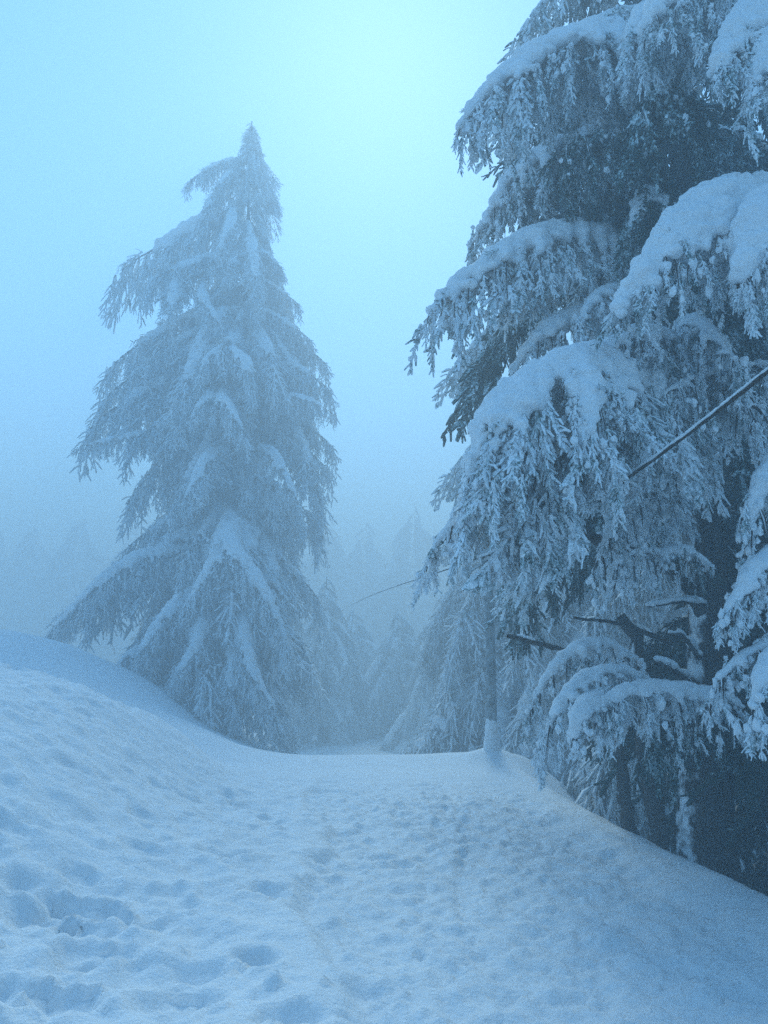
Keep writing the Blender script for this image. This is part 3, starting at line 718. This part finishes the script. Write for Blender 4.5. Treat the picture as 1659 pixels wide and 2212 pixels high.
# dense narrow top
gg = np.random.default_rng(61); pos_, ax_, sc_ = [], [], []
for _ in range(620):
    tv_ = 272 + 200 * gg.uniform() ** .8
    R_ = np.interp(tv_, [272, 310, 340, 365, 430, 480], [3, 9, 22, 50, 74, 80]) * LD / U / FPX * math.sqrt(gg.uniform(.05, 1)); a_ = gg.uniform(0, 6.28)
    pos_.append([R_ * math.cos(a_), R_ * math.sin(a_), uz(490, tv_, 0)[1] + .12]); ax_.append([math.cos(a_) * .5, math.sin(a_) * .5, -1]); sc_.append(gg.uniform(.45, .9))
pv_, pf_ = place_sprays(SPR_LONG, np.array(pos_), np.array(ax_) + gg.normal(0, .15, (len(ax_), 3)), np.array(sc_), gg)
link('foliage', mesh_np('foliage', pv_, pf_, M_FROST_FAR), lt_tree)
FB = [  # boughs on the camera side with their own shape: spine (u, v, metres in front of the trunk), width, hang, snow
 ([(500, 1090, .8), (495, 1130, 3.2), (480, 1170, 4.2), (440, 1240, 4.5), (400, 1310, 4.6)], .75, .75, .17),
 ([(500, 1120, 2.5), (500, 1165, 4.3), (545, 1230, 4.6), (590, 1310, 4.7), (625, 1410, 4.7)], .70, .75, .17),
 ([(500, 1260, 1.5), (520, 1320, 4.3), (535, 1400, 5.0), (560, 1470, 5.2), (600, 1540, 5.2)], .60, .7, .16),
 ([(500, 1340, 2.0), (510, 1400, 4.4), (500, 1450, 5.0), (510, 1530, 5.2)], .50, .7, .14),
 ([(440, 1180, 1.0), (330, 1190, 2.2), (250, 1225, 2.8), (170, 1300, 2.9), (90, 1385, 2.9)], .60, .7, .16),
 ([(460, 1250, 1.5), (390, 1290, 3.8), (350, 1330, 4.6), (310, 1390, 4.9), (285, 1440, 5.0)], .55, .65, .15),
 ([(470, 1290, 2.0), (440, 1330, 4.2), (420, 1390, 4.8), (380, 1460, 5.0), (365, 1530, 5.0)], .50, .7, .15),
 ([(440, 1370, 1.5), (340, 1390, 3.2), (280, 1410, 3.8), (240, 1460, 3.9)], .50, .6, .13),
 ([(490, 700, .3), (485, 745, 2.2), (450, 770, 3.0), (425, 820, 3.2)], .55, .7, .14),
 ([(500, 730, 1.5), (500, 752, 2.6), (535, 780, 3.2), (550, 850, 3.3)], .55, .7, .14),
 ([(490, 820, .8), (480, 850, 2.8), (500, 880, 3.4), (530, 940, 3.6)], .6, .7, .14),
 ([(470, 830, 1.5), (450, 850, 2.9), (425, 880, 3.3), (415, 920, 3.4)], .45, .6, .12),
 ([(480, 950, .8), (445, 985, 3.2), (420, 1030, 3.8), (400, 1080, 4.0)], .55, .7, .13),
 ([(420, 600, .3), (385, 600, 1.2), (375, 640, 1.9), (370, 680, 2.0)], .55, .7, .13),
 ([(440, 600, .6), (440, 640, 1.9), (465, 680, 2.3), (485, 720, 2.4)], .45, .6, .12),
 ([(480, 410, .2), (455, 430, 1.1), (440, 460, 1.3), (435, 490, 1.4)], .45, .6, .11),
 ([(500, 430, .2), (500, 470, 1.3), (480, 520, 1.7), (475, 560, 1.8)], .5, .6, .11),
 ([(520, 850, .5), (590, 852, 1.6), (660, 860, 1.9), (730, 900, 1.9)], .5, .6, .12),
 ([(560, 960, 1.0), (590, 975, 2.4), (620, 1030, 3.0), (650, 1100, 3.1)], .5, .7, .13),
 ([(440, 930, .5), (330, 935, 1.2), (260, 945, 1.6), (170, 965, 1.6)], .45, .55, .13)]
for k, (pts, wd, hg, cp) in enumerate(FB):
    gg = np.random.default_rng(300 + k)
    w3 = []
    for (u, v, fy) in pts:
        x, z = uz(u, v, fy); w3.append(Vector((x, -fy, z)))
    wm, fo, cm = bough_data(w3, wd * 1.5, hg, cp, gg, SPR_LONG, M_FROST_FAR, voxel=.045, dens=.7, sec_step=.2, cap_reach=.8, lumps=.6, lump_r=1.7, base_len=.8, droop=1.6, thick=.05, gaps=-.12)
    add_bough(lt_tree, wm, fo, cm)

def fog_tree(u, v, d, h, rad, label, seed, nb=40, bare=.12, r=.2, group='cedars fading into the fog'):
    g = np.random.default_rng(seed)
    p = P(u, v, d); z0 = ground_z(p.x, p.y)
    h += max(0, -z0 - 1.4)      # rooted lower down the slope
    h = min(h, 19.3 - z0)
    t = thing('cedar_tree', label, 'tree', (p.x, p.y, z0), group)
    trunk(t, h, r, g=g)
    for q in np.linspace(bare, .98, nb):
        az = q * nb * 2.4 + g.uniform(-.4, .4)
        place(t, h * q, az, rad * (1 - ((q - bare) / (1 - bare)) ** 1.25) * g.uniform(.75, 1.15) + .35, g.uniform(.5, 1.2), g)
fog_tree(1120, 1600, 21, 11.5, 4.3, 'broad foggy cedar standing behind the slim wooden pole', 1, nb=50)
fog_tree(1330, 1600, 17, 12, 3.8, 'foggy cedar right behind the near cedar, its boughs showing left of the bare stems', 2, nb=50)
fog_tree(700, 1600, 36, 7, 2.8, 'faint cedar whose dark trunk stands just right of the tall cone-shaped cedar', 3, bare=.25, r=.4)
fog_tree(900, 1600, 82, 24, 13, 'faint cedar standing in the gap at the end of the path', 4, nb=46)
fog_tree(790, 1600, 92, 24, 13, 'farthest pale cedar beyond the crest of the path', 5, nb=46)
fog_tree(40, 1500, 96, 25, 15, 'very pale cedar at the left edge of the picture, behind the snow bank', 6, nb=46)
fog_tree(-200, 1500, 84, 25, 13, 'dim cedar cut off by the left edge, nearest of the faint ones there', 7, nb=46)
fog_tree(270, 1500, 95, 23, 15, 'pale cedar seen left of the tall cone-shaped cedar', 8, nb=46)
fog_tree(1660, 1500, 12, 12, 3.6, 'dark cedar behind the near cedar at the right edge of the picture', 9)
fog_tree(1130, 1600, 76, 26, 13, 'tall faint cedar between the gap and the near cedar', 10, nb=46)
fog_tree(1010, 1600, 86, 25, 14, 'palest cedar in the middle distance right of the gap', 11, nb=46)
fog_tree(1450, 1600, 22, 17, 4.8, 'tall foggy cedar hidden mostly by the near cedar', 12, nb=46)
fog_tree(960, 1600, 33, 6.0, 4.0, 'low rounded cedar behind the crest, left of the slim wooden pole', 13, nb=34)
fog_tree(860, 1600, 38, 5.5, 4.4, 'low cedar closing the gap at the end of the path', 14, nb=34)
fog_tree(760, 1600, 43, 6.0, 4.4, 'low faint cedar just right of the dark trunk in the fog', 15, nb=34)
fog_tree(2000, 1500, 13, 13, 4.0, 'cedar added just beyond the right edge of the picture to darken that side', 17, nb=30)  # out of view, added to cut sky light from the right
fog_tree(150, 1500, 90, 23, 15, 'pale cedar between the left edge of the picture and the tall cone-shaped cedar', 18, nb=46)
fog_tree(-60, 1500, 88, 25, 14, 'pale cedar nearly lost in the fog at the far left edge', 19, nb=46)
fog_tree(700, 1600, 88, 22, 12, 'palest cedar of the gap, beside the right flank of the tall cone-shaped cedar', 20, nb=40)

# ------------------------------------------------------------------ haze
def box(name, x0, x1, y0, y1, z0, z1):
    v = np.array([[x, y, z] for x in (x0, x1) for y in (y0, y1) for z in (z0, z1)], float)
    f = np.array([[0, 1, 3, 2], [4, 6, 7, 5], [0, 4, 5, 1], [2, 3, 7, 6], [0, 2, 6, 4], [1, 5, 7, 3]])
    return mesh_np(name, v, f, None, False)
hm = bpy.data.materials.new('haze'); hm.use_nodes = True; hn = hm.node_tree; hn.nodes.clear()
pv = hn.nodes.new('ShaderNodeVolumePrincipled'); pv.inputs['Color'].default_value = (0.60, 0.67, 0.72, 1)
pv.inputs['Density'].default_value = HAZE_DENSITY; pv.inputs['Anisotropy'].default_value = 0.28
oo = hn.nodes.new('ShaderNodeOutputMaterial'); hn.links.new(pv.outputs[0], oo.inputs['Volume'])
hz = box('haze', -170, 170, -80, 190, -20.0, 20.5); hz.materials.append(hm)
link('haze', hz, kind='stuff')
